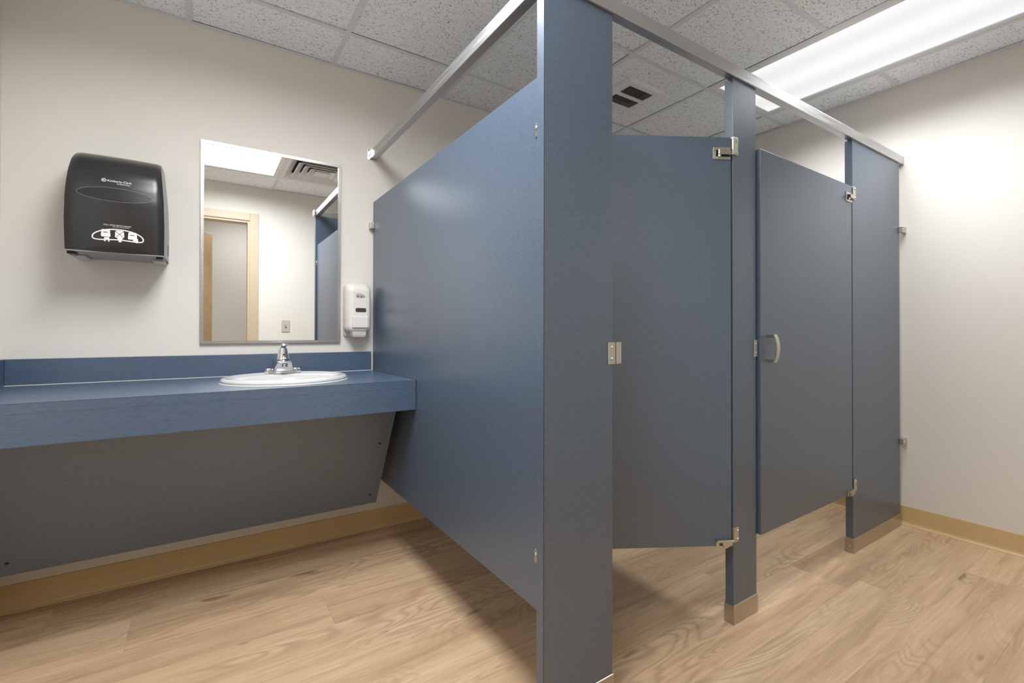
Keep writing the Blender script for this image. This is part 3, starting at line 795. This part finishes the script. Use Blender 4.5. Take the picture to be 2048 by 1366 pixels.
for s in (-1, 1):
    x = DCX + s * 0.122
    f = part('roller_bracket', bbox(x - 0.020, x + 0.020, -0.12, -0.01, DZ0 - 0.013, DZ0 - 0.005, 0.002), 'plastic2', t)
    part('roller_knob', bbox(x + s * 0.008 - 0.012, x + s * 0.008 + 0.012, -0.205, -0.1505, DZ0 - 0.013, DZ0 - 0.005, 0.003), 'black2', t)
def on_cover(bm_, ox, oz, off, flipz=False):
    for v in bm_.verts:
        x, z = ox + v.co.x, oz + v.co.y
        v.co = (x, d_front(x, z) - off, z)
    return bm_
def disc2(pts):
    b_ = bmesh.new(); b_.faces.new([b_.verts.new((p[0], p[1], 0)) for p in pts]); return b_
def band2(pts, w, closed=False):
    """flat ribbon along 2-D polyline"""
    b_ = bmesh.new(); n = len(pts); a_, c_ = [], []
    for i, p in enumerate(pts):
        q0 = pts[i - 1] if (i or closed) else p; q1 = pts[(i + 1) % n] if (i < n - 1 or closed) else p
        dx, dy = q1[0] - q0[0], q1[1] - q0[1]; l_ = math.hypot(dx, dy) or 1
        nx, ny_ = -dy / l_ * w / 2, dx / l_ * w / 2
        a_.append(b_.verts.new((p[0] + nx, p[1] + ny_, 0))); c_.append(b_.verts.new((p[0] - nx, p[1] - ny_, 0)))
    for i in range(n if closed else n - 1):
        j = (i + 1) % n; b_.faces.new((a_[i], a_[j], c_[j], c_[i]))
    return b_
def sub(b_):   # subdivide flat art so it follows the curved cover
    bmesh.ops.triangulate(b_, faces=b_.faces[:]); bmesh.ops.subdivide_edges(b_, edges=b_.edges[:], cuts=3, use_grid_fill=True); return b_
# oval level window with a fine outline
ov = [(0.110 * math.cos(2 * math.pi * i / 64), 0.0255 * math.sin(2 * math.pi * i / 64)) for i in range(64)]
wn = part('level_window', on_cover(loft([[(p[0] * k, p[1] * k, 0) for p in ov] for k in (1, 0.75, 0.5, 0.25, 0.02)], False, True), DCX, 1.575, 0.0008), 'black2', t, smooth=True)
part('window_outline', on_cover(band2(ov, 0.0009, True), DCX, 1.575, 0.0012), 'grey', wn)
# maker's mark
tx = text_verts('Kimberly-Clark', 0.0115, 'LEFT'); part('logo_text', on_cover(tx, -1.055, 1.6235, 0.0008), 'ink', t)
tx = text_verts('PROFESSIONAL', 0.0058, 'LEFT'); part('logo_text', on_cover(tx, -1.027, 1.6155, 0.0008), 'ink', t)
c_ = [(0.0062 * math.cos(2 * math.pi * i / 24), 0.0058 * math.sin(2 * math.pi * i / 24)) for i in range(24)]
lg = on_cover(band2(c_, 0.0016, True), -1.0645, 1.6275, 0.0008)
join(lg, on_cover(band2([(-0.0025, -0.003), (-0.0025, 0.003)], 0.0014), -1.0645, 1.6275, 0.0008))
join(lg, on_cover(band2([(0.003, 0.003), (-0.0012, 0.0), (0.003, -0.003)], 0.0013), -1.0645, 1.6275, 0.0008))
part('logo_mark', lg, 'ink', t)
# instructions and pictograms
tx = text_verts('PULL WITH BOTH HANDS', 0.0068); part('instruction_text', on_cover(tx, -1.024, 1.4585, 0.0008), 'ink', t)
tx = text_verts('TIRE CON AMBAS MANOS', 0.0042); part('instruction_text', on_cover(tx, -1.014, 1.4535, 0.0008), 'ink', t)
lp = []
for i in range(60):
    a = 2 * math.pi * i / 60; cx, sy = math.cos(a), math.sin(a)
    x = 0.074 * math.copysign(abs(cx) ** 0.75, cx); z = 0.0195 * math.copysign(abs(sy) ** 0.8, sy) + 0.012 * (1 - (x / 0.074) ** 2)
    if sy < 0: z = 0.0195 * -abs(sy) ** 0.8 + 0.013 * (1 - (x / 0.074) ** 2)
    lp.append((x, z))
part('pictogram_loop', on_cover(band2(lp, 0.0040, True), -1.022, 1.4145, 0.0008), 'ink', t)
def icon(cx, cz, hand, cross):
    pts = rrect(0.0138, 0.0135, 0.004, 3); pts = [(p[0] * (1 - 0.10 * (p[1] > 0)), p[1]) for p in pts]
    ic = part('pictogram_box', on_cover(sub(disc2(pts)), cx, cz, 0.0012), 'ink', t)
    if not cross: part('pictogram_slot', on_cover(disc2([(0.0075 * math.cos(2 * math.pi * i / 16), 0.0013 * math.sin(2 * math.pi * i / 16)) for i in range(16)]), cx - 0.001, cz + 0.003, 0.0018), 'black2', ic)
    hb_ = on_cover(sub(disc2([(-0.008, -0.005), (0.008, -0.005), (0.007, 0.005), (-0.007, 0.005)])), cx + hand[0], cz + hand[1], 0.0013)
    for dx in hand[2]: join(hb_, on_cover(band2([(dx, -0.003), (dx * 1.2, -0.011)], 0.0042), cx + hand[0], cz + hand[1], 0.0014))
    part('pictogram_hand', hb_, 'ink', ic)
    if cross:
        xx = on_cover(band2([(-0.013, -0.012), (0.013, 0.012)], 0.0011), cx, cz, 0.0019); join(xx, on_cover(band2([(-0.013, 0.012), (0.013, -0.012)], 0.0011), cx, cz, 0.0019))
        part('pictogram_cross', xx, 'black2', ic)
icon(-1.058, 1.4300, (0.003, -0.020, (-0.005, 0.005)), False)
icon(-1.018, 1.4290, (0.001, -0.018, (-0.002, 0.002)), True)
icon(-0.980, 1.4265, (0.009, -0.014, (0.003,)), False)
# arched thumb recess above the lower edge
arch = [(-0.105 + 0.21 * i / 30, 0.0215 * math.sin(math.pi * i / 30) ** 0.8) for i in range(31)]
rc = loft([[(p[0], 0.0006, 0) for p in arch], [(p[0], 0.0006 + p[1] * 0.5, 0) for p in arch], [(p[0], 0.0006 + p[1], 0) for p in arch]], False, False, closed=False)
part('tear_recess', on_cover(rc, -1.022, DZ0 + 0.001, 0.0006), 'black2', t)

# ================================================================== SOAP DISPENSER
t = thing('soap_dispenser', 'white push soap dispenser on the wall beside the mirror', 'dispenser', (-0.083, -0.05, 1.036))
scx = -0.084
def so_ring(y, hw, z0, z1, r_, dx=0.0):
    return [(scx + dx + p[0], y, (z0 + z1) / 2 + p[1]) for p in rrect(hw, (z1 - z0) / 2, r_, 6)]
part('body', loft([so_ring(-0.0005, 0.062, 1.085, 1.305, 0.020), so_ring(-0.03, 0.064, 1.066, 1.312, 0.026), so_ring(-0.06, 0.0625, 1.061, 1.310, 0.030),
                   so_ring(-0.082, 0.058, 1.062, 1.300, 0.030), so_ring(-0.092, 0.051, 1.067, 1.289, 0.026), so_ring(-0.096, 0.044, 1.074, 1.277, 0.022)]), 'plastic', t, smooth=50)
fp = [(-0.034, 1.139), (0.040, 1.139), (0.034, 1.175), (0.033, 1.268), (-0.034, 1.268), (-0.031, 1.175)]
b = loft([[(scx + p[0], -0.0955, p[1]) for p in fp], [(scx + p[0] * 0.96, -0.0985, p[1]) for p in fp]])
part('front_panel', b, 'plastic', t)
pb = loft([so_ring(-0.0955, 0.040, 1.083, 1.141, 0.004), so_ring(-0.104, 0.040, 1.083, 1.140, 0.004), so_ring(-0.106, 0.038, 1.085, 1.137, 0.004)])
part('push_bar', pb, 'plastic', t, smooth=30)
part('pump', loft([[(scx - 0.035, -0.090, 1.083), (scx + 0.034, -0.090, 1.083), (scx + 0.034, -0.02, 1.083), (scx - 0.035, -0.02, 1.083)],
                   [(scx - 0.034, -0.089, 1.046), (scx + 0.032, -0.089, 1.046), (scx + 0.032, -0.02, 1.046), (scx - 0.034, -0.02, 1.046)],
                   [(scx - 0.029, -0.086, 1.036), (scx + 0.027, -0.086, 1.036), (scx + 0.027, -0.025, 1.036), (scx - 0.029, -0.025, 1.036)]]), 'plastic2', t)
part('back_plate', loft([[(scx + p[0] - 0.006, -0.0005, 1.075 + p[1]) for p in rrect(0.055, 0.038, 0.012, 4)], [(scx + p[0] - 0.006, -0.016, 1.075 + p[1]) for p in rrect(0.053, 0.036, 0.012, 4)]]), 'plastic2', t)
part('level_window', loft([[(scx + 0.004 + p[0], y, 1.1735 + p[1]) for p in rrect(0.0265, 0.0105, 0.006, 5)] for y in (-0.0984, -0.0992)]), 'window', t)
tx = text_verts('GOJO', 0.0165, bold=0.0006)
for v in tx.verts: v.co = (scx + 0.002 + v.co.x * 1.0, -0.0994, 1.238 + v.co.y)
bmesh.ops.remove_doubles(tx, verts=tx.verts[:], dist=1e-7)
lg = part('logo_text', tx, 'inkgrey', t)
arc = [(-0.022 + 0.034 * i / 14, 0.0035 + 0.0045 * math.sin(math.pi * (0.15 + 0.6 * i / 14))) for i in range(15)]
sw = band2(arc, 0.0016)
for v in sw.verts: v.co = (scx + 0.002 + v.co.x, -0.0995, 1.2475 + v.co.y)
part('logo_swoosh', sw, 'inkgrey', t)

# ================================================================== LIGHT SWITCH (seen in the mirror)
t = thing('light_switch', 'grey toggle light switch on the doorway wall seen in the mirror', 'switch', (-0.08, YB, 1.057))
part('wall_plate', bbox(-0.117, -0.044, YB + 0.0003, YB + 0.007, 1.058, 1.174, 0.002), 'plate', t)
part('toggle', bbox(-0.085, -0.076, YB + 0.0072, YB + 0.020, 1.108, 1.126, 0.002), 'plate', t)
part('toggle_slot', bbox(-0.0865, -0.0745, YB + 0.0071, YB + 0.0078, 1.103, 1.129), 'dark', t)
for zc in (1.086, 1.146): part('screw', bbox(-0.0835, -0.0775, YB + 0.0072, YB + 0.009, zc - 0.003, zc + 0.003, 0.001), 'plate', t)
